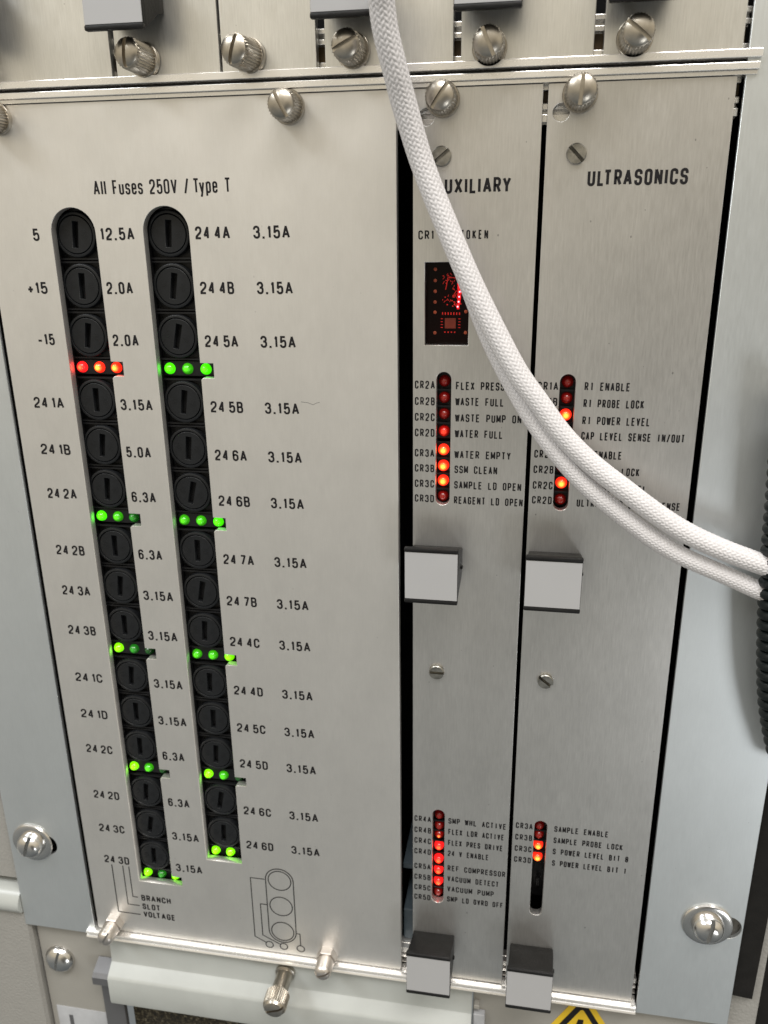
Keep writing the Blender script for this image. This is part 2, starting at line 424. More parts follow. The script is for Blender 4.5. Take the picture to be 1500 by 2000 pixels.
# ------------------------------------------------------------------ shared small parts
def tilt(ax, az): return (math.radians(ax), 0, math.radians(az))
def thumb_screw(parent, x, z, L, ang, rot=None, knurl=True):
    bm = bmesh.new()
    lathe(bm, [(0, 3.85), (-1.1, 3.85), (-1.3, 3.7)], n=56)
    kn = .075
    lathe(bm, [(-1.3, 3.3, 0), (-1.5, 3.5, kn), (-L + 1.9, 3.45, kn), (-L + 1.45, 3.28, kn * .8), (-L + 1.2, 3.05, 0)], n=60, cap0=False)
    half_rings(bm, [(-L + 1.2, 3.1), (-L + .75, 2.97), (-L + .32, 2.45), (-L, 1.0)], .85, math.radians(ang))
    return part('thumb_screw', bm, 'nickel', parent, (x * mm, 0, z * mm), rot, 32)
def flat_screw(parent, x, z, ang, r=2.25, mat='steel'):
    bm = bmesh.new()
    lathe(bm, [(.4, r * 1.0), (.0, r)], n=40)
    half_rings(bm, [(.0, r), (-.85, r), (-1.05, r * .9)], .8, math.radians(ang))
    return part('slotted_screw', bm, mat, parent, (x * mm, 0, z * mm), None, 35)

LED_MESH = {}
def led_mesh(key, r, L):
    k = (key, r)
    if k not in LED_MESH:
        bm = bmesh.new()
        prof = [(3.0, r), (0, r)] + [(-L * math.sin(a), r * math.cos(a)) for a in [math.radians(q) for q in (15, 32, 48, 63, 76)]]
        lathe(bm, prof, n=24)
        LED_MESH[k] = mesh_of(bm, 'led', key, 50)
    return LED_MESH[k]

def pull_handle(parent, x0, x1, base0, base1, z0, z1, up=True):
    """black injector handle: wedge body on the panel, wider front plate with lips, pale card in it"""
    Y = -11.8
    bm = bmesh.new()
    bx0, bx1 = x0 + .7, x1 + .2
    f0, f1 = z0 + .4, z1 - .4
    loft(bm, [rect3(bx0, bx1, 0, base0, base1), rect3(bx0 - .1, bx1 + .05, -3.5, base0 - (base0 - f0) * .18, base1 + (f1 - base1) * .25),
              rect3(x0 + .25, x1 - .05, Y + 2.3, f0 + .2, f1 - .2), rect3(x0 + .1, x1 - .02, Y + .9, f0, f1)])
    bmesh.ops.bevel(bm, geom=list(bm.edges), offset=.00035, segments=2, affect='EDGES', profile=.5)
    # front plate and its two lips
    box(bm, x0, x1, Y + .2, Y + 1.2, z0 + 1.0, z1 - 1.0, .1)
    for a, b in ((z0, z0 + 1.15), (z1 - 1.15, z1)):
        box(bm, x0 - .05, x1 + .05, Y - .35, Y + 1.3, a, b, .35)
    # pivot pin
    lathe(bm, [(-4.2, .45), (-5.2, .45)], bx1 + .1, (base0 + base1) / 2, 12)
    o = part('handle', bm, 'handle', parent, (0, 0, 0), None, 40)
    b2 = bmesh.new()
    box(b2, x0 + .12, x1 - .12, Y - .12, Y + .25, z0 + 1.2, z1 - 1.2, .06)
    part('label_insert', b2, 'insert', o)
    return o
def rect3(x0, x1, y, z0, z1): return [(x0, y, z0), (x1, y, z0), (x1, y, z1), (x0, y, z1)]

def led_array(parent, x, zs, keys, r=1.5, L=1.7, y=4.2):
    bm = bmesh.new()
    box(bm, x - 2.3, x + 2.3, y + .3, y + 4, min(zs) - 2.1, max(zs) + 2.1, .15)
    for a, b in zip(zs, zs[1:]):
        box(bm, x - 2.2, x + 2.2, y - .9, y + .3, (a + b) / 2 - .22, (a + b) / 2 + .22)
    a = part('led_array', bm, 'black', parent)
    for z, k in zip(zs, keys):
        link('led', led_mesh(k, r, L), a, (x * mm, y * mm, z * mm))
    return a

# ================================================================== THE SUBRACK
T = 2.5
rack = thing('card_cage', 'aluminium card cage holding the fuse, auxiliary and ultrasonics panels between two wide mounting flanges', 'card cage', (0, 0, 0))
# near-black box, its colour standing in for shade in the gaps; open in front
bm = bmesh.new()
box(bm, -112, 79, 60, 62, -4, 264); box(bm, -112, -110, 3, 60, -4, 264); box(bm, 77, 79, 3, 60, -4, 264)
box(bm, -110, 77, 3.2, 60, -5, -4); box(bm, -110, 77, 4, 60, 262.6, 264)
part('inner_box', bm, 'dark', rack)
# visible front rails
bm = bmesh.new()
box(bm, -160, 77.6, -1.3, 6, 262.95, 264.35, .12)
box(bm, -160, 77.4, -.4, 6, 262.05, 262.9, .05)
part('top_rail', bm, 'rail', rack)
bm = bmesh.new()
prof = [(0.6, -.75), (-1.2, -.75), (-1.75, -1.0), (-1.9, -1.5), (-1.2, -1.75), (-1.2, -2.3), (-1.75, -2.55), (-2.0, -3.1), (-1.6, -3.7), (-.9, -3.95), (3, -3.95), (3, -.75)]
loft(bm, [[(x, p[0], p[1]) for p in prof] for x in (-112, 74.9)])
part('bottom_rail', bm, 'rail', rack, smooth=40)
# inner extrusions seen through the gaps and holes
for zz, back in ((((254.4, 256.1), (257.0, 258.3)), (254.2, 258.6)), (((261.0, 262.1),), (261.2, 262.0)), (((3.8, 5.6), (1.6, 2.6)), (1.55, 5.8)), (((-.7, -.2),), (-.6, -.25))):
    bm = bmesh.new()
    for z0, z1 in zz: box(bm, -109, 75.1, 3.4, 6, z0, z1, .12)
    box(bm, -109, 75.1, 5.6, 8, *back)
    part('inner_rail', bm, 'rail', rack)
for z0, z1 in ((258.7, 260.9), (-.15, 1.5)):
    bm = bmesh.new()
    box(bm, -109, 75.1, 4.8, 6, z0, z1)
    part('threaded_strip', bm, 'pcb', rack)
bm = bmesh.new()
box(bm, -.5, 3.7, 9, 40, 33.6, 35.6); box(bm, -.2, 3.6, 7, 40, 6, 18.4, .4)
part('gap_reflection_bits', bm, 'slate', rack)  # added blocks that imitate bluish reflections inside the gap

def oblong(cx, cz, w, h): 
    r = h / 2
    return arc(cx + w / 2 - r, cz, r, -90, 90) + arc(cx - w / 2 + r, cz, r, 90, 270)
fl = plate('mounting_flange', rect2(-136.7, -109.55, -3.4, 330), [oblong(-126.6, 33.6, 15.5, 8.2)], -.1, 1.2, 'flange', rack)
fr = plate('mounting_flange', rect2(75.25, 102.9, -4.4, 330), [oblong(95.2, 33.9, 14.5, 8.2)], -.1, 1.2, 'flange', rack)
bm = bmesh.new()
box(bm, -136, -109.7, 3.2, 5, 25, 42); part('slot_shade_sheet', bm, 'dark', rack)  # dark sheets put behind the slot holes as painted shade
bm = bmesh.new(); box(bm, 76, 102, 3.2, 5, 25, 42); part('slot_shade_sheet', bm, 'dark', rack)
def flange_screw(x, z, ang):
    bm = bmesh.new()
    lathe(bm, [(-.12, 7.2), (-.5, 7.35), (-.95, 7.1), (-1.2, 6.4), (-1.0, 4.6)], n=48)
    a = part('washer', bm, 'steel_bright', rack, (x * mm, 0, z * mm), None, 40)
    b2 = bmesh.new()
    lathe(b2, [(-.9, 4.6), (-2.4, 4.5), (-2.9, 4.3)], n=40)
    half_rings(b2, [(-2.9, 4.3), (-3.7, 3.9), (-4.4, 3.1), (-4.8, 2.0)], 1.25, math.radians(ang))
    part('screw_head', b2, 'steel_bright', a, (x * mm, 0, z * mm), None, 38)
flange_screw(-127.6, 34.3, 74)
flange_screw(92.6, 34.6, 80)

# ================================================================== FUSE MODULE
fm = thing('fuse_module', 'wide grey fuse panel with two columns of black round fuse holders and small lamps', 'fuse panel', (-54 * mm, 0, 0))
Z0 = 231.35
fz = [Z0 - 43.5 * (i // 3) - 12.95 * (i % 3) for i in range(15)]
lz = [196.8, 153.3, 109.95, 66.5, 23.3]
def fuse_slot(x0, x1, top, bottom, notches, xn):
    r = (x1 - x0) / 2; cx = (x0 + x1) / 2
    pts = arc(cx, top - r, r, 180, 0, 18)
    for a, b in notches:
        pts += [(x1, a), (xn, a), (xn, b)]
        if b > bottom + .1: pts += [(x1 + .6, b), (x1, b - .5)]
    if not notches or notches[-1][1] > bottom + .1: pts += [(x1, bottom)]
    pts += [(x0, bottom)]
    return pts
N = [(199, 195.1), (155.9, 152.2), (112.8, 109.3), (69.4, 66.3)]
slotA = fuse_slot(-90.1, -77.9, 237.9, 22.9, N + [(26.6, 22.9)], -74.5)
slotB = fuse_slot(-64.85, -52.65, 237.9, 35.5, N, -49.0)
plate('front_panel', rect2(-108.1, 0, -.3, 261.9, 1.0), [slotA, slotB], 0, T, 'fuse_alu', fm)
# black housings behind the two slots, ribbed between the holders
for cx, zs, bot in ((-84.9, fz, 18), (-59.3, fz[:14], 31)):
    bm = bmesh.new()
    box(bm, cx - 7.2, cx + 9.8, 8.5, 12, bot, 240)
    box(bm, cx - 7.2, cx - 5.95, 3.2, 8.5, bot, 240)
    for z in zs:
        box(bm, cx - 5.9, cx + 7.6, 5.2, 8.5, z - 6.3, z + 6.3, .25)
        box(bm, cx - 5.9, cx + 6.4, 3.9, 5.2, z - 6.3, z - 5.85); box(bm, cx - 5.9, cx + 6.4, 3.9, 5.2, z + 5.85, z + 6.3)
    part('fuse_block', bm, 'black', fm)
# fuse holders (one master, then copies)
bm = bmesh.new()
lathe(bm, [(5.6, 5.75), (3.5, 5.75), (3.1, 5.6), (3.0, 5.4), (3.0, 5.0), (3.25, 4.85), (4.6, 4.8)], n=64, cap1=False)
holder_me = mesh_of(bm, 'fuse_holder', 'cap', 35)
# cap with a cut coin slot
cu_pts = circle2(0, 0, 4.68, 56)
tmp = plate('fuse_cap', cu_pts, [rect2(-.82, .82, -3.3, 3.3)], 3.05, 1.6, 'cap', None, .12)
cap_bm = bmesh.new(); cap_bm.from_mesh(tmp.data)
box(cap_bm, -1.5, 1.5, 5.6, 5.9, -3.6, 3.6)
for sx_ in (-1, 1): box(cap_bm, sx_ * 1.15 - .32, sx_ * 1.15 + .32, 4.66, 5.6, -3.6, 3.6)
bpy.data.objects.remove(tmp)
# fine moulded tick marks on each side of the coin slot
for sx in (-1, 1):
    for k in range(5):
        L_ = .5 + .25 * ((k * 7) % 3)
        box(cap_bm, sx * 2.6 - L_, sx * 2.6 + L_, 3.0, 3.06, -.85 + k * .42, -.75 + k * .42)
cap_me = mesh_of(cap_bm, 'fuse_cap', 'cap')
for cx, zs in ((-85.25, fz), (-59.5, fz[:14])):
    for i, z in enumerate(zs):
        dx = .25 * math.sin(i * 2.1) * .4
        h = link('fuse_holder', holder_me, fm, ((cx + dx) * mm, 0, z * mm))
        link('fuse_cap', cap_me, h, ((cx + dx) * mm, 0, z * mm), (0, math.radians(random.uniform(2, 14)), 0))
# lamp bars
ROWS_A = [('led_red_deep', 'led_red', 'led_red'), ('led_green', 'led_green_mid', 'led_green_dim'), ('led_lime', 'led_green_dim', 'led_green_off'), ('led_lime', 'led_green_mid', 'led_green_off'), ('led_lime', 'led_green_dim', 'led_lime')]
ROWS_B = [('led_green', 'led_green_mid', 'led_green'), ('led_green_mid', 'led_green_mid', 'led_green'), ('led_green_mid', 'led_green_mid', 'led_lime'), ('led_lime', 'led_green_mid', 'led_green_off'), ('led_lime', 'led_lime')]
for xs, rows, zz in (((-88.75, -83.6, -78.6), ROWS_A, lz), ((-63.1, -58.0, -52.8), ROWS_B, lz[:4] + [36.15])):
    for z, keys in zip(zz, rows):
        bm = bmesh.new()
        box(bm, xs[0] - 1.9, (xs[2] + 3.4) if len(keys) == 3 else xs[1] + 3, 4.4, 8.4, z - 2.0, z + 2.0, .15)
        a = part('led_bar', bm, 'black', fm)
        for x, k in zip(xs, keys): link('led', led_mesh(k, 1.56, 1.9), a, (x * mm, 4.6 * mm, z * mm))
# screws and spacers
thumb_screw(fm, -25.3, 259.0, 8.0, -62)
thumb_screw(fm, -100.3, 258.8, 8.0, 40)
def spacer(x, z, ang, rot):
    bm = bmesh.new()
    loft(bm, [circ(0, 0, 0, 3.5, 6), circ(0, -2.4, 0, 3.5, 6), circ(0, -2.6, 0, 3.3, 6)])
    lathe(bm, [(-2.5, 2.5), (-3.0, 2.5), (-3.1, 2.85), (-7.0, 2.85), (-7.3, 2.75)], n=36)
    half_rings(bm, [(-7.3, 2.75), (-7.9, 2.5), (-8.4, 1.9), (-8.7, 1.1)], .7, math.radians(ang))
    return part('spacer', bm, 'spacer', fm, (x * mm, 0, z * mm), rot, 35)
spacer(-101.3, 3.4, 60, tilt(0, 0)); spacer(-24.9, 1.9, 25, tilt(0, 0))

bm = bmesh.new()
text(bm, 'All  Fuses  250V  / Type  T', -77.0, -40.9, 240.7, 3.45, .46, gap=.115)
part('title', bm, 'ink', fm)
bm = bmesh.new()
tA = ['5', '+15', '-15', '24 1A', '24 1B', '24 2A', '24 2B', '24 3A', '24 3B', '24 1C', '24 1D', '24 2C', '24 2D', '24 3C', '24 3D']
aA = ['12.5A', '2.0A', '2.0A', '3.15A', '5.0A', '6.3A', '6.3A', '3.15A', '3.15A', '3.15A', '3.15A', '6.3A', '6.3A', '3.15A', '3.15A']
tB = ['24 4A', '24 4B', '24 5A', '24 5B', '24 6A', '24 6B', '24 7A', '24 7B', '24 4C', '24 4D', '24 5C', '24 5D', '24 6C', '24 6D']
tz = [229.9, 216.6, 203.2, 185.9, 172.6, 159.5, 142.0, 129.0, 115.8, 99.4, 86.3, 73.3, 55.6, 42.2, 29.3]
H, SW = 3.08, .53
for i in range(15):
    sh = .5 * max(0, i - 11) / 3
    if i == 0: text(bm, '5', -95.4, -93.6, tz[0], H, SW)
    elif i == 1: text(bm, '+15', -99.2, -93.4, tz[1], H, SW)
    elif i == 2: text(bm, '-15', -98.4, -93.4, tz[2], H, SW)
    else: text(bm, tA[i], -102.3 + sh, -93.3 + sh, tz[i], H, SW)
    x = -76.6 + i * .04
    text(bm, aA[i], x, x + (9.25 if len(aA[i]) == 5 else 7.25), tz[i], H, SW, gap=.19)
for i in range(14):
    x = -51 + min(i, 4) * .12
    text(bm, tB[i], x, x + 9.05, tz[i] + .05, H, SW)
    x = -35.9 + min(i, 4) * .11
    text(bm, '3.15A', x, x + 9.35, tz[i] + .05, H, SW, gap=.19)
text(bm, 'BRANCH', -90.1, -79.4, 14.6, 2.5, .47, gap=.16)
text(bm, 'SLOT', -90.1, -83.6, 10.9, 2.5, .47, gap=.16)
text(bm, 'VOLTAGE', -90.1, -78.5, 7.5, 2.5, .47, gap=.16)
part('lettering', bm, 'ink', fm)
bm = bmesh.new()
LW = .33
for p in ([(-99.4, 28.6), (-99.4, 8.3), (-91.2, 8.3)], [(-95.4, 28.7), (-95.4, 12.2), (-91.1, 12.2)], [(-93.2, 28.7), (-93.2, 15.8), (-91.3, 15.8)]):
    stroke(bm, p, LW, -.04)
part('lead_lines', bm, 'ink_thin', fm)
bm = bmesh.new()
stroke(bm, [(-25.6, 189.4), (-23.8, 189.2), (-22.4, 188.7), (-21.4, 189.2), (-20.6, 189.4)], .10, -.03); part('scuff_mark', bm, 'galv', fm)
bm = bmesh.new()
def ring(cx, cz, r, n=36): stroke(bm, circle2(cx, cz, r, n) + [(cx + r, cz), (cx + r * math.cos(.1), cz + r * math.sin(.1))], LW, -.04)
for z in (30.5, 19.9, 9.3): ring(-40.15, z, 3.85)
st = stadium(-40.2, 4.6, 35.3, 9.4); stroke(bm, st + [st[0], st[1]], LW, -.04)
stroke(bm, [(-45.2, 30.4), (-50.1, 30.4), (-50.1, 5.6), (-46.0, 3.4)], LW, -.04)
stroke(bm, [(-44.9, 19.9), (-47.3, 19.9), (-47.3, 6.6), (-41.3, 3.5)], LW, -.04)
stroke(bm, [(-35.5, 9.1), (-34.2, 9.1), (-34.2, 4.1)], LW, -.04)
for x in (-45.1, -40.1, -34.2): ring(x, 2.8, 1.3, 20)
part('diagram', bm, 'ink_thin', fm)

# ================================================================== AUXILIARY MODULE
ax = thing('auxiliary_module', 'narrow aluminium module panel headed AUXILIARY with a red digit display and red lamps', 'module panel', (19 * mm, 0, 0))
plate('front_panel', rect2(3.9, 33.05, -.3, 261.9, .25),
      [circle2(6.95, 256.0, 1.85), rect2(6.8, 17.6, 204.45, 224.2), stadium(11.75, 162.7, 197.8, 3.75), stadium(11.8, 29.7, 65.2, 3.75)], 0, T, 'alu', ax)
thumb_screw(ax, 10.8, 259.4, 8.3, 55)
flat_screw(ax, 10.6, 247.6, 38); flat_screw(ax, 10.75, 112.8, 0, 2.15)
pull_handle(ax, 3.35, 17.15, 143.5, 151.0, 139.4, 154.8)
pull_handle(ax, 3.5, 17.2, 9.0, 17.3, 4.1, 20.3)
led_array(ax, 11.55, [194.9, 190.65, 186.35, 181.8], ['led_red_off', 'led_red_off', 'led_red_off', 'led_red_half'])
led_array(ax, 11.5, [176.75, 172.4, 168.3, 164.0], ['led_red', 'led_red', 'led_red', 'led_red_off'])
led_array(ax, 11.65, [60.5, 56.5, 53.2, 48.7], ['led_red_off', 'led_red_spot', 'led_red_deep', 'led_red_deep'][:0] + ['led_red_off', 'led_red_off', 'led_red_spot', 'led_red_deep'])
led_array(ax, 11.6, [43.5, 39.3, 34.9, 30.6], ['led_red_deep', 'led_red_deep', 'led_red_deep', 'led_red_off'])
# digit display: smoked red block, its board showing through
bm = bmesh.new(); box(bm, 6.4, 18.0, 3.1, 8, 204.0, 224.6, .1)
disp = part('digit_display', bm, 'window', ax)
def dpx(u, v):  # display detail drawn on its own face: fraction across / down the window
    return 6.8 + 10.8 * u, 224.2 - 19.75 * v
bm = bmesh.new()
YD = 3.06
def pad(b, u, v, w, h, y=YD, round_=False):
    x, z = dpx(u, v)
    if round_: lathe(b, [(y + .05, w), (y - .02, w), (y - .08, w * .5)], x, z, 14)
    else: box(b, x - w, x + w, y - .04, y + .05, z - h, z + h)
for v in (.09, .225, .355, .485, .61, .865): pad(bm, .205, v, .42, 0, YD, True)
for v in (.60, .86): pad(bm, .915, v, .42, 0, YD, True)
part('solder_pad', bm, 'copper_dim', disp)
bm = bmesh.new(); pad(bm, .56, .745, 1.35, 1.25); part('chip', bm, 'die', disp)
bm = bmesh.new()
for i in range(7): pad(bm, .38 + i * .065, .625, .13, .30)
for i in range(4):
    pad(bm, .365, .69 + i * .036, .26, .08); pad(bm, .77, .69 + i * .036, .26, .08); pad(bm, .44 + i * .075, .855, .16, .14)
rnd = random.Random(3)
x0, z0 = dpx(.36, .16); x1, z1 = dpx(.80, .54)
for k in range(80):
    px_, pz_ = rnd.uniform(x0, x1), rnd.uniform(z1, z0)
    if 9.9 < px_ < 13.2 and 216.0 < pz_ < 218.6: continue
    if rnd.random() < .5: stroke(bm, [(px_, pz_), (px_ + rnd.uniform(-.5, .5), pz_ + rnd.uniform(.2, .7))], .14, YD - .02)
    else: box(bm, px_ - .16, px_ + .16, YD - .05, YD + .04, pz_ - .13, pz_ + .13)
stroke(bm, [(x0 + .9, 217.6), (x0 + 1.3, 219.6), (x0 + 1.4, 220.4), (x0 + 3.4, 220.5)], .2, YD - .03)
stroke(bm, [(x0 + 2.6, 215.8), (x0 + 3.6, 217.4)], .2, YD - .03)
part('trace', bm, 'copper_red', disp)
bm = bmesh.new(); bh = bmesh.new()
for i, (u, v) in enumerate(((.775, .245), (.77, .30), (.765, .36), (.755, .42), (.745, .48), (.725, .54))):
    x, z = dpx(u, v)
    box(bm, x - .16, x + .16, YD - .08, YD - .02, z - .16, z + .16)
    box(bh, x - .7 + .1 * i, x + .42, YD - .02, YD + .03, z - .62, z + .62)
part('lit_dot', bm, 'dot', disp)
part('dot_halo', bh, 'dot_glow', disp)  # emission put in to imitate the dots' red light on the board
# words
bm = bmesh.new()
text(bm, 'AUXILIARY', 8.9, 26.7, 239.5, 3.45, .62, gap=.135)
part('title', bm, 'ink', ax)
bm = bmesh.new()
h, s = 2.08, .345
text(bm, 'CR1', 5.2, 8.9, 229.4, h, s, gap=.2); part('lettering', bm, 'ink', ax); bm = bmesh.new()
text(bm, 'TOKEN', 15.2, 21.8, 229.4, h, s, gap=.25); part('lettering', bm, 'ink', ax)
NB = lambda par: (part('lettering', bm, 'ink', par), bmesh.new())[1]
bm = bmesh.new()
for t, z in (('CR2A', 193.5), ('CR2B', 189.3), ('CR2C', 185.2), ('CR2D', 181.1), ('CR3A', 175.7), ('CR3B', 171.6), ('CR3C', 167.4), ('CR3D', 163.3),
             ('CR4A', 60.3), ('CR4B', 56.1), ('CR4C', 52.1), ('CR4D', 48.0), ('CR5A', 42.3), ('CR5B', 38.1), ('CR5C', 34.0), ('CR5D', 30.2)):
    if t in ('CR3A', 'CR4A', 'CR5A'): bm = NB(ax)
    text(bm, t, 4.4, 9.5, z, h, s, gap=.19)
bm = NB(ax)
for t, x1, z in (('FLEX PRESS', 26.9, 193.4), ('WASTE FULL', 26.9, 189.4), ('WASTE PUMP ON', 31.4, 185.2), ('WATER FULL', 26.9, 181.1), ('WATER EMPTY', 29.1, 175.6), ('SSM CLEAN', 25.8, 171.6), ('SAMPLE LD OPEN', 32.1, 167.4), ('REAGENT LD OPEN', 32.65, 163.2),
                 ('SMP WHL ACTIVE', 32.2, 60.6), ('FLEX LDR ACTIVE', 31.7, 56.6), ('FLEX PRES DRIVE', 31.4, 52.5), ('24 V ENABLE', 27.3, 48.5), ('REF COMPRESSOR', 32.55, 42.8), ('VACUUM DETECT', 30.7, 38.7), ('VACUUM PUMP', 29.3, 34.7), ('SMP LD 0VRD OFF', 32.3, 30.7)):
    if t in ('WATER EMPTY', 'SMP WHL ACTIVE', 'REF COMPRESSOR'): bm = NB(ax)
    text(bm, t, 14.8, x1, z, h, s, mono=True)
part('lettering', bm, 'ink', ax)

# ================================================================== ULTRASONICS MODULE
us = thing('ultrasonics_module', 'aluminium module panel headed ULTRASONICS, beside the right mounting flange', 'module panel', (54 * mm, 0, 0))
plate('front_panel', rect2(34.15, 73.6, -.3, 261.9, .25),
      [circle2(37.2, 256.0, 1.85), stadium(42.25, 162.6, 197.8, 3.8), stadium(42.35, 29.6, 65.1, 3.75)], 0, T, 'alu', us)
thumb_screw(us, 41.0, 259.4, 9.6, 86)
flat_screw(us, 41.0, 247.4, -45); flat_screw(us, 41.15, 112.6, -38, 2.15)
pull_handle(us, 34.1, 48.15, 143.5, 151.0, 139.3, 154.3)
pull_handle(us, 34.4, 48.2, 9.0, 17.2, 3.9, 19.7)
led_array(us, 42.35, [195.3, 191.2, 186.9, 182.6], ['led_red_off', 'led_red_off', 'led_red', 'led_red_off'])
led_array(us, 42.3, [177.3, 173.1, 168.9, 164.4], ['led_red_off', 'led_red_off', 'led_red', 'led_red_off'])
led_array(us, 42.05, [60.6, 57.3, 53.2, 48.8], ['led_red_off', 'led_red_off', 'led_red', 'led_red'])
bm = bmesh.new(); box(bm, 40, 44.6, 9, 10, 29, 46); box(bm, 42.3, 43.2, 7.5, 9, 34, 37.2)
part('circuit_board', bm, 'black', us)
bm = bmesh.new()
text(bm, 'ULTRASONICS', 43.8, 65.6, 240.55, 3.45, .62, gap=.135)
part('title', bm, 'ink', us)
bm = bmesh.new()
for t, z in (('CR1A', 193.8), ('CR1B', 189.9), ('CR1C', 185.5), ('CR1D', 181.4), ('CR2A', 176.5), ('CR2B', 172.4), ('CR2C', 168.2), ('CR2D', 164.2),
             ('CR3A', 61.7), ('CR3B', 57.5), ('CR3C', 53.3), ('CR3D', 49.2)):
    if t in ('CR2A', 'CR3A'): bm = NB(us)
    text(bm, t, 35.0, 40.0, z, h, s, gap=.19)
bm = NB(us)
for t, x1, z in (('R1 ENABLE', 57.1, 193.9), ('R1 PROBE LOCK', 60.7, 189.7), ('R1 POWER LEVEL', 62.5, 185.4), ('CAP LEVEL SENSE IN/OUT', 71.0, 181.5), ('R2 ENABLE', 56.5, 176.7), ('R2 PROBE LOCK', 61.1, 172.5), ('R2 POWER LEVEL', 63.2, 168.1), ('ULTRASONIC LEVEL SENSE', 71.7, 163.9),
                 ('SAMPLE ENABLE', 61.9, 61.8), ('SAMPLE PROBE LOCK', 66.3, 57.7), ('S POWER LEVEL BIT #', 68.2, 53.6), ('S POWER LEVEL BIT 1', 68.0, 49.3)):
    if t in ('R2 ENABLE', 'SAMPLE ENABLE'): bm = NB(us)
    text(bm, t, 46.3, x1, z, h, s, mono=True)
part('lettering', bm, 'ink', us)

# ================================================================== UPPER ROW
up = thing('upper_card_cage', 'upper card cage with bright lower rail, above the black gap', 'card cage', (0, 0, 265 * mm))
bm = bmesh.new()
box(bm, -160, 77.9, -1.3, 6, 265.2, 266.85, .12)
part('lower_rail', bm, 'rail', up)
bm = bmesh.new()
for z0, z1 in ((272.2, 273.3), (274.4, 275.5)): box(bm, -160, 75.6, 3.2, 6, z0, z1, .12)
box(bm, -160, 75.6, 5.4, 8, 272, 275.7)
part('inner_rail', bm, 'rail', up)
bm = bmesh.new(); box(bm, -160, 75.6, 3.2, 6, 266.9, 268.6, .12); part('inner_rail', bm, 'rail', up)
bm = bmesh.new(); box(bm, -160, 75.1, 4.8, 6, 268.7, 272.0); part('threaded_strip', bm, 'pcb', up)
bm = bmesh.new(); box(bm, -160, 79, 60, 62, 266, 335); box(bm, -160, 77, 8, 60, 265, 266); box(bm, 77, 79, 4, 60, 265, 335); part('inner_box', bm, 'dark', up)  # near-black colour stands in for the shade inside the upper cage
bm = bmesh.new(); box(bm, -160, 77.3, 1.5, 6, 264.4, 265.15); part('gap_shade_strip', bm, 'rail_dark', up)  # near-black strip painted as the shade between the two rails
UP = [(-130, -68.65, -103.5, 270.0, 9, 60, (-110.3, -96.9), 'aluminium panel at the top left corner, black handle side at the picture edge', None),
      (-67.4, -41.55, -59.9, 270.1, 9.2, 86, (-68.25, -54.35), 'aluminium panel whose white handle overhangs it at upper left, screw slot upright', tilt(-3, -6)),
      (-40.95, -18.35, -34.0, 269.9, 9.6, 72, None, 'narrow aluminium panel with no handle in view and its thumb screw beside a hairline seam', tilt(-1, -7)),
      (-16.3, 12.95, -9.6, 269.9, 8.6, 24, (-16.5, -2.6), 'aluminium panel partly covered by the white braided cord', tilt(-2, -3)),
      (14.65, 43.35, 21.0, 269.3, 9.0, -64, (14.0, 27.95), 'aluminium panel right of the cord, screw slot leaning steeply down right', None),
      (45.4, 74.0, 51.7, 269.8, 9.8, -38, (45.2, 58.6), 'aluminium panel at the upper right beside the right flange', None)]
for x0, x1, sx, sz, L, ang, hd, lab, rot in UP:
    m = thing('plug_in_module', lab, 'module panel', ((x0 + x1) / 2 * mm, 0, 267 * mm), 'upper row of plug-in modules')
    plate('front_panel', rect2(x0, x1, 266.95, 335, .2), [], 0, T, 'upper_alu', m)
    thumb_screw(m, sx, sz, L, ang, rot)
    if hd: pull_handle(m, hd[0], hd[1], 279.5, 287.5, 274.35, 290.0)

# ================================================================== CABINET ROUND IT
# post and panels at lower left
o = thing('cabinet_post', 'textured beige cabinet post below the left flange', 'post', (-145 * mm, 0, -40 * mm))
bm = bmesh.new()
loft(bm, [[(-175, p[0], p[1]) for p in []] or rect3(-175, -136.2, 14, -120, 1.5), rect3(-175, -135.6, 1.4, -120, 1.5), rect3(-175, -136.4, .2, -120, 1.2)])
part('post_body', bm, 'beige_rough', o)
bm = bmesh.new()
prof = [(14, 1.6), (1.0, 1.6), (-1.2, 2.6), (-2.2, 4.6), (-2.0, 7.0), (-.6, 9.4), (1.6, 11.0), (14, 11.4)]
loft(bm, [[(x, p[0], p[1]) for p in prof] for x in (-175, -136.95)])
part('rounded_edge', bm, 'cover', o, smooth=50)
o = thing('cabinet_side_panel', 'beige cabinet side panel left of the flange above a dark seam', 'panel', (-150 * mm, 0, 60 * mm))
bm = bmesh.new(); box(bm, -190, -137.0, 2, 6, 15.0, 330, .4); part('panel_sheet', bm, 'beige_rough', o)
bm = bmesh.new(); box(bm, -190, -137.0, 6, 8, 11.5, 15); part('seam', bm, 'dark', o)
o = thing('end_plate', 'smooth beige end plate with one round screw at the lower left', 'plate', (-123 * mm, 0, -30 * mm))
bm = bmesh.new(); box(bm, -134.9, -104.6, 2.8, 4.4, -120, -3.2, .3); box(bm, -135.5, -134.9, 4, 5, -120, -3); part('plate_sheet', bm, 'beige', o)
bm = bmesh.new()
lathe(bm, [(2.8, 5.6), (2.2, 5.65), (1.4, 5.3), (.6, 4.7)], n=44)
half_rings(bm, [(.6, 4.7), (-.1, 3.9), (-.6, 2.7), (-.8, 1.6)], 1.0, math.radians(78))
part('screw_head', bm, 'steel_bright', o, (-127.2 * mm, 0, -20.4 * mm), None, 40)
p = thing('paper_label', 'white paper label stuck on the beige end plate', 'label', (-124 * mm, 2.7 * mm, -55 * mm))
bm = bmesh.new(); box(bm, -132.6, -112.4, 2.6, 2.75, -90, -44.6); box(bm, -128, -126.4, 2.55, 2.59, -90, -48.5, 0, 1)
part('label_sheet', bm, ['paper', 'galv'], p)
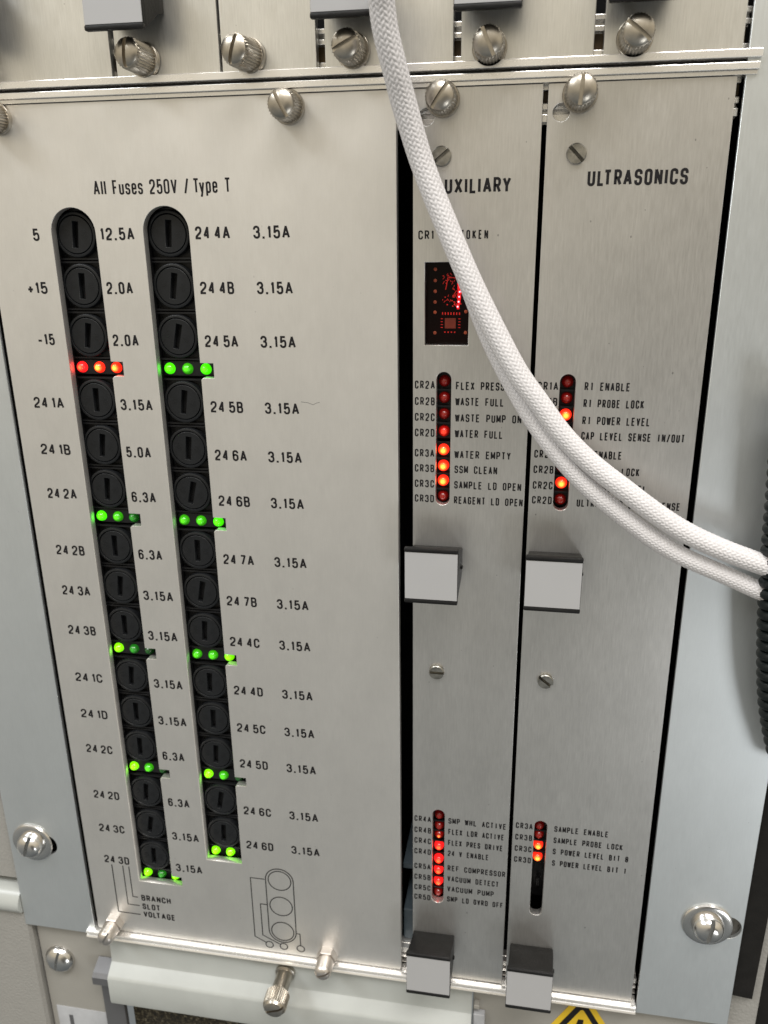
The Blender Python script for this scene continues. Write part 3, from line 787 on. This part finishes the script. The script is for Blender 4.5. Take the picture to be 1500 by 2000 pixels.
o = thing('corner_bracket', 'grey bent steel bracket between end plate and pale cover', 'bracket', (-107 * mm, 0, -40 * mm))
bm = bmesh.new()
box(bm, -111.2, -103.2, .6, 2.6, -120, -24.5, .25)
loft(bm, [rect3(-111.4, -104.8, 2.4, -24.5, -16.6), rect3(-111.6, -104.9, -2.2, -24.8, -19.2), rect3(-111.6, -104.9, -3.4, -23.6, -20.4)])
part('bracket_body', bm, 'galv', o, smooth=None)
# pale cover with its rolled hood
o = thing('hooded_cover', 'pale painted cover with a sloping hood along its edge under the fuse panel', 'cover', (-40 * mm, 0, -15 * mm))
bm = bmesh.new()
prof = [(1.2, -4.6), (.2, -4.8), (0, -14.2), (-.25, -15.0), (-.8, -15.5), (-3.7, -17.9), (-4.2, -18.4), (-4.45, -19.1), (-4.5, -28.5), (-4.2, -30.2), (-3.4, -31.0), (-2.4, -31.2), (1.6, -31.2), (1.6, -4.6)]
xs = [-104.6] + [23.6]
loft(bm, [[(x, q[0], q[1]) for q in prof] for x in (-104.9, -104.6, 22.9, 23.6)])
part('cover_sheet', bm, 'cover', o, smooth=28)
bm = bmesh.new()
lathe(bm, [(0, 3.4), (-1.2, 3.4), (-1.5, 2.9)], n=40)
lathe(bm, [(-1.1, 2.75), (-8.0, 2.75), (-8.4, 3.0)], n=40)
lathe(bm, [(-8.4, 3.0), (-8.8, 3.95, .06), (-13.4, 3.95, .06), (-13.9, 3.6)], n=72)
half_rings(bm, [(-13.9, 3.5), (-14.7, 3.1), (-15.1, 2.2)], .8, math.radians(22))
part('captive_screw', bm, 'nickel', o, (-40.0 * mm, 0, -8.2 * mm), tilt(2, 0), 32)
o = thing('filter_foam', 'dark speckled filter foam below the hooded cover', 'foam', (-60 * mm, 8 * mm, -60 * mm))
bm = bmesh.new(); box(bm, -103, 23, 6, 16, -120, -31.4); part('foam_block', bm, 'foam', o)
o = thing('lower_panel', 'tan cabinet panel below the ultrasonics module', 'panel', (60 * mm, 0, -40 * mm))
bm = bmesh.new(); box(bm, 23.9, 101.5, 2.2, 4.2, -120, -4.1, .3); box(bm, 24.3, 26.2, -.5, 2.2, -12.4, -10.8, .3); part('panel_sheet', bm, 'beige', o)
bm = bmesh.new(); box(bm, 24.2, 28, -.2, 2.2, -22, -15, .3); part('white_clip', bm, 'paper', o)
# warning triangle
o = thing('warning_sign', 'yellow triangular warning sign with black border at the bottom edge', 'sign', (59 * mm, 2 * mm, -15 * mm))
def tri(cx, top, side, r):
    hh = side * .866; A = [(cx, top), (cx - side / 2, top - hh), (cx + side / 2, top - hh)]; out = []
    for (x, z), a0 in zip(A, (30, 150, 270)):
        d = Vector((cx - x, top - hh * 2 / 3 - z)).normalized(); c = Vector((x, z)) + d * (2 * r)
        out += arc(c.x, c.y, r, a0, a0 + 120, 8)
    return out
Yp = 2.2
plate('sign_plate', tri(59.2, -.6, 34, 1.9), [], Yp - .16, .14, 'yellow', o, .02)
plate('border', tri(59.2, -4.4, 27.2, 1.4), [tri(59.2, -8.3, 20.4, .7)], Yp - .20, .03, 'ink', o, .005)
bm = bmesh.new()
for a in ([(59.9, -13.2), (58.2, -13.2), (56.6, -19.4), (58.9, -19.0), (58.0, -23), (62.4, -17.4), (59.7, -17.6)],):
    loft(bm, [[(x, Yp - .17, z) for x, z in a], [(x, Yp - .2, z) for x, z in a]])
part('bolt_symbol', bm, 'ink', o)
# right-hand edge
o = thing('right_cabinet_post', 'textured beige cabinet post at the lower right', 'post', (108 * mm, 3 * mm, 0))
o.name = 'cabinet_post'
WORLD_LOC[o.name] = Vector((108 * mm, 3 * mm, 0))
bm = bmesh.new(); box(bm, 98.3, 112.2, 3.0, 12, -120, 330, .5); part('post_body', bm, 'beige_rough', o)
o = thing('black_strip', 'black foam strip along the right flange on the beige post', 'strip', (106 * mm, 2 * mm, 100 * mm))
bm = bmesh.new(); loft(bm, [[(102.9, 2.9, 6.9), (109.2, 2.9, 6.2), (109.6, 2.9, 35), (110.2, 2.9, 330), (103.1, 2.9, 330)], [(102.9, 1.2, 6.9), (109.2, 1.2, 6.2), (109.6, 1.2, 35), (110.2, 1.2, 330), (103.1, 1.2, 330)]])
part('strip_body', bm, 'tape', o)
o = thing('dark_door_edge', 'dark cabinet door edge in the bottom right corner', 'door', (118 * mm, 4 * mm, -20 * mm))
bm = bmesh.new(); box(bm, 112.4, 150, 6, 12, -120, 330, .5); part('door_sheet', bm, 'tape', o)

# ================================================================== CORDS
def unproject(u, v, y):
    """point of the sleeve at depth y (mm in front of the panel), from its measured outline"""
    d = RIGHT * ((u - 750) / 1612.89) + DOWN * ((v - 1000) / 1612.89) + FWD
    c = cam.matrix_world.translation
    t = (y * mm - c.y) / d.y
    return c + d * t
def spline(pts, step):
    P = [pts[0] * 2 - pts[1]] + pts + [pts[-1] * 2 - pts[-2]]
    fine = []
    for i in range(1, len(P) - 2):
        for k in range(40):
            t = k / 40
            a, b, c, d = P[i - 1], P[i], P[i + 1], P[i + 2]
            fine.append(.5 * ((2 * b) + (c - a) * t + (2 * a - 5 * b + 4 * c - d) * t * t + (3 * b - a - 3 * c + d) * t ** 3))
    for _ in range(60): fine = [fine[0]] + [(fine[i - 1] + fine[i] * 2 + fine[i + 1]) / 4 for i in range(1, len(fine) - 1)] + [fine[-1]]
    out = [fine[0]]; acc = 0.0
    for a, b in zip(fine, fine[1:]):
        L = (b - a).length; pos = 0
        while acc + (L - pos) >= step:
            pos += step - acc; acc = 0; out.append(a.lerp(b, pos / L))
        acc += L - pos
    return out
def frames(path):
    up_ = Vector((0, -1, 0)); fr = []
    for i in range(len(path)):
        t = (path[min(i + 1, len(path) - 1)] - path[max(i - 1, 0)]).normalized()
        n = (up_ - t * up_.dot(t)).normalized(); up_ = n
        fr.append((n, t.cross(n)))
    return fr
def braid(p, q):
    i, j = math.floor(p), math.floor(q); fp, fq = p - i, q - j; k = (i + j) % 4
    if k < 2: c, t = fp, (k + fq) / 2
    else: c, t = fq, (k - 2 + fp) / 2
    c = 2 * c - 1; t = 2 * t - 1
    return math.sqrt(max(0, 1 - .92 * c * c)) * (1 - .62 * t * t)
def cord(name, px, label, r):
    path = spline([unproject(*q) for q in px], .00011)
    fr = frames(path); NS, nc = 100, 20
    verts = []; cell = 2 * math.pi * r / nc * 1.12 * mm
    for i, (c, (n, b)) in enumerate(zip(path, fr)):
        v = i * .00011 / cell * .75
        wob = 1 + .018 * math.sin(i * .004) + .012 * math.sin(i * .0113)
        for k in range(NS):
            a = 2 * math.pi * k / NS; u = nc * k / NS
            rr = r * wob * mm - .00014 + .00025 * braid(u + v, u - v + 400)
            verts.append(c + (n * math.cos(a) + b * math.sin(a)) * rr)
    faces = [(i * NS + k, i * NS + (k + 1) % NS, (i + 1) * NS + (k + 1) % NS, (i + 1) * NS + k) for i in range(len(path) - 1) for k in range(NS)]
    me = bpy.data.meshes.new(name); me.from_pydata([tuple(v) for v in verts], [], faces)
    for p in me.polygons: p.use_smooth = True
    me.materials.append(MAT['cord'])
    o = link(name, me); o['label'] = label; o['category'] = 'cord'; o['group'] = 'white braided cords'
    return o
A = [(738, -70, -25), (745, 0, -22), (753, 60, -20), (770, 130, -17.5), (790, 203, -14.5), (815, 290, -12), (838, 355, -11), (866, 425, -10.5), (920, 552, -10), (982, 676, -10), (1016, 736, -10), (1053, 787, -10), (1097, 847, -10), (1152, 903, -10), (1218, 955, -10.5), (1284, 1005, -10.5), (1343, 1042, -10.5), (1415, 1075, -10.5), (1488, 1102, -10.5), (1530, 1116, -10.5)]
B = [(738, -70, -17.5), (745, 0, -15.5), (752, 60, -14), (767, 130, -11.5), (785, 203, -9), (813, 290, -6.6), (838, 358, -5.6), (867, 428, -5.0), (915, 552, -4.6), (957, 661, -5.0), (999, 747, -6.0), (1036, 812, -7.2), (1075, 869, -8), (1128, 931, -8.4), (1178, 977, -8.6), (1241, 1027, -8.8), (1290, 1062, -8.8), (1340, 1090, -8.8), (1407, 1119, -8.8), (1480, 1152, -8.8), (1520, 1170, -9)]
cord('braided_cord', A, 'white braided cord lying uppermost of the pair across the panels', 2.55)
cord('braided_cord', B, 'lower white braided cord of the pair, tucked behind the other near the top', 2.25)
# coiled wrap at the right edge
ax_px = [(1556, 780, -10), (1545, 860, -10), (1539, 930, -10), (1532, 1010, -10), (1525, 1090, -10), (1519, 1180, -10), (1516, 1260, -10), (1516, 1340, -10), (1521, 1400, -10), (1535, 1470, -10), (1560, 1545, -10)]
path = spline([unproject(*q) for q in ax_px], .0002)
fr = frames(path); pitch = 2.75 * mm; R_, r_ = 3.3 * mm, 1.32 * mm
hel = []
for i, (c, (n, b)) in enumerate(zip(path, fr)):
    a = 2 * math.pi * i * .0002 / pitch
    hel.append((c, n, b, a))
def interp(s):
    i = int(s / .0002); i = min(i, len(path) - 2); f = s / .0002 - i
    return path[i].lerp(path[i + 1], f), fr[i]
pts = []
total = (len(path) - 1) * .0002; turns = int(total / pitch); K = 40
for k in range(turns * K):
    s_ = k / K * pitch; c, (n, b) = interp(s_); a = 2 * math.pi * k / K
    pts.append(c + (n * math.cos(a) + b * math.sin(a)) * R_)
verts, faces, NS = [], [], 14
ffr = frames(pts)
for c, (n, b) in zip(pts, ffr):
    for k in range(NS):
        a = 2 * math.pi * k / NS; verts.append(tuple(c + (n * math.cos(a) + b * math.sin(a)) * r_))
for i in range(len(pts) - 1):
    for k in range(NS): faces.append((i * NS + k, i * NS + (k + 1) % NS, (i + 1) * NS + (k + 1) % NS, (i + 1) * NS + k))
me = bpy.data.meshes.new('coiled_lead'); me.from_pydata(verts, [], faces)
for p in me.polygons: p.use_smooth = True
me.materials.append(MAT['wrap'])
o = link('coiled_lead', me); o['label'] = 'black coiled lead hanging at the right edge where the white cords end'; o['category'] = 'cable'
